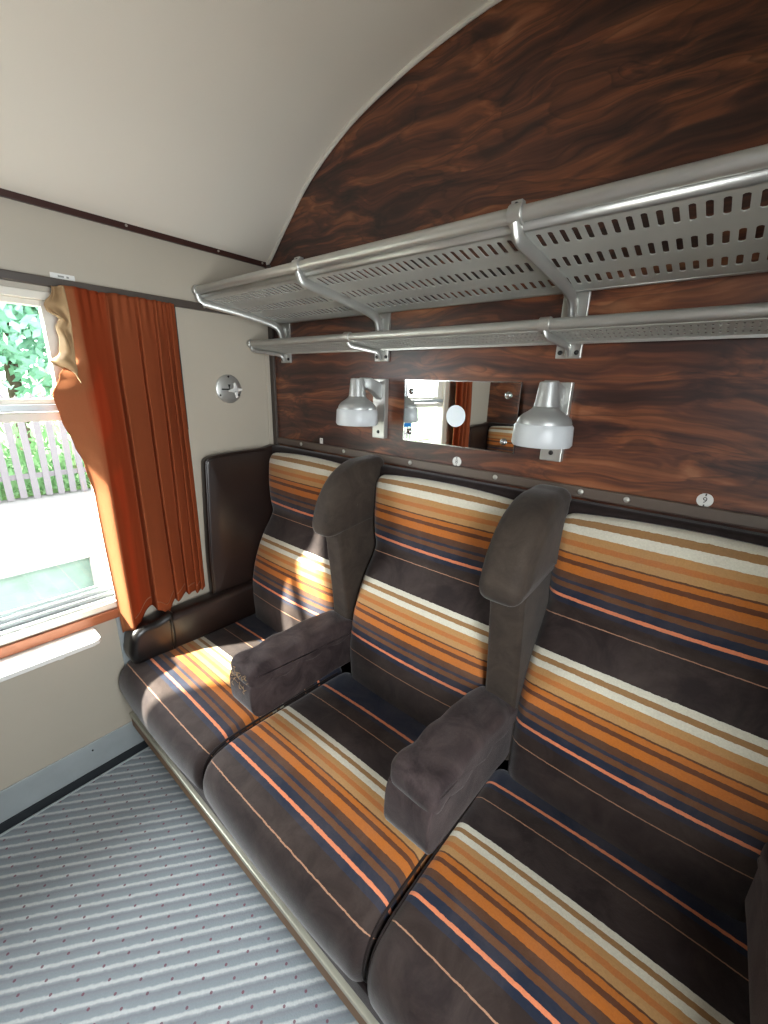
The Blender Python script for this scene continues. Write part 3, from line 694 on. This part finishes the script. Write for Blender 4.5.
MB().box(-5.745, -5.725, -9, 6, .10, .17).build('rail', 'fence', fn, smooth=False); MB().box(-5.745, -5.725, -9, 6, .95, 1.02).build('rail', 'fence', fn, smooth=False)
pk = None
for i in range(104):
    y = -8.9+i*.142
    if pk is None:
        mb = MB(); P = [(-.038, 0), (.038, 0), (.038, 1.34), (0, 1.40), (-.038, 1.34)]; mb.prism(P, -.011, .011)
        pk = mb.build('picket', 'fence', smooth=False, base=(0, 0, 0)); p = pk
    else: p = pk.copy(); COL.objects.link(p)
    p.parent = fn; p.location = (-.014+random.uniform(-.004, .004), y, random.uniform(.012, .05)); p.rotation_euler = (random.uniform(-.03, .03), random.uniform(-.02, .02), 0)
def foliage(c, R, n, seed, sz=.13):
    rd = random.Random(seed); mb = MB(); blobs = [(Vector(c)+Vector((rd.uniform(-1, 1)*R[0]*.6, rd.uniform(-1, 1)*R[1]*.6, rd.uniform(-1, 1)*R[2]*.6)), rd.uniform(.35, .6)) for _ in range(14)]
    for i in range(n):
        bc, br_ = blobs[i % 14]; d = Vector((rd.gauss(0, 1), rd.gauss(0, 1), rd.gauss(0, 1))).normalized()*rd.uniform(.55, 1)
        p = bc+Vector((d.x*R[0]*br_, d.y*R[1]*br_, d.z*R[2]*br_)); a = Vector((rd.gauss(0, 1), rd.gauss(0, 1), rd.gauss(0, 1))).normalized()*sz*rd.uniform(.6, 1.2)
        b = a.orthogonal().normalized()*sz*.45
        mb.add([p-a, p+b, p+a, p-b], [(0, 1, 2, 3)])
    return mb
TR = [((-9.5, -5.5, 2.3), (2.0, 2.2, 2.8), 'leafb', 'bushy blue-green tree beyond the fence, far left of the window'), ((-9.0, -2.0, 2.6), (1.8, 2.1, 3.0), 'leafa', 'bright green tree beyond the fence, left of the pane centre'),
      ((-10.2, .8, 3.0), (2.2, 2.2, 3.4), 'leafb', 'tall blue-green tree beyond the fence in the upper window pane'), ((-9.2, 3.4, 2.4), (1.8, 2.0, 3.0), 'leafa', 'bright green tree beyond the fence, mostly behind the curtain')]
for i, (c, R_, m, lab) in enumerate(TR):
    t = thing('tree', (c[0], c[1], -.15), lab, 'tree', 'trees beyond the fence')
    MB().tube([(c[0], c[1], -.15), (c[0]+.1, c[1], 1.2), (c[0], c[1]+.1, 3.0)], [.16, .13, .07], 10).build('trunk', 'bark', t)
    o = foliage(c, R_, 5200, i, .16).build('foliage', m, t, smooth=False, recalc=False); o['kind'] = 'stuff'
hd = MB(); rd = random.Random(5)
for i in range(9000):
    p = Vector((rd.uniform(-6.6, -5.85), rd.uniform(-9, 6), -.15+abs(rd.gauss(0, .62)))); a = Vector((rd.gauss(0, .5), rd.gauss(0, .5), rd.gauss(0, 1))).normalized()*rd.uniform(.05, .12); b = a.orthogonal().normalized()*.03
    hd.add([p-a, p+b, p+a, p-b], [(0, 1, 2, 3)])
o = hd.build('undergrowth', 'leafa', smooth=False, recalc=False); o['kind'] = 'stuff'; tag(o, 'tangled green undergrowth growing through the picket fence', 'undergrowth')

for o in list(bpy.data.objects):
    if '_b' in o: del o['_b']
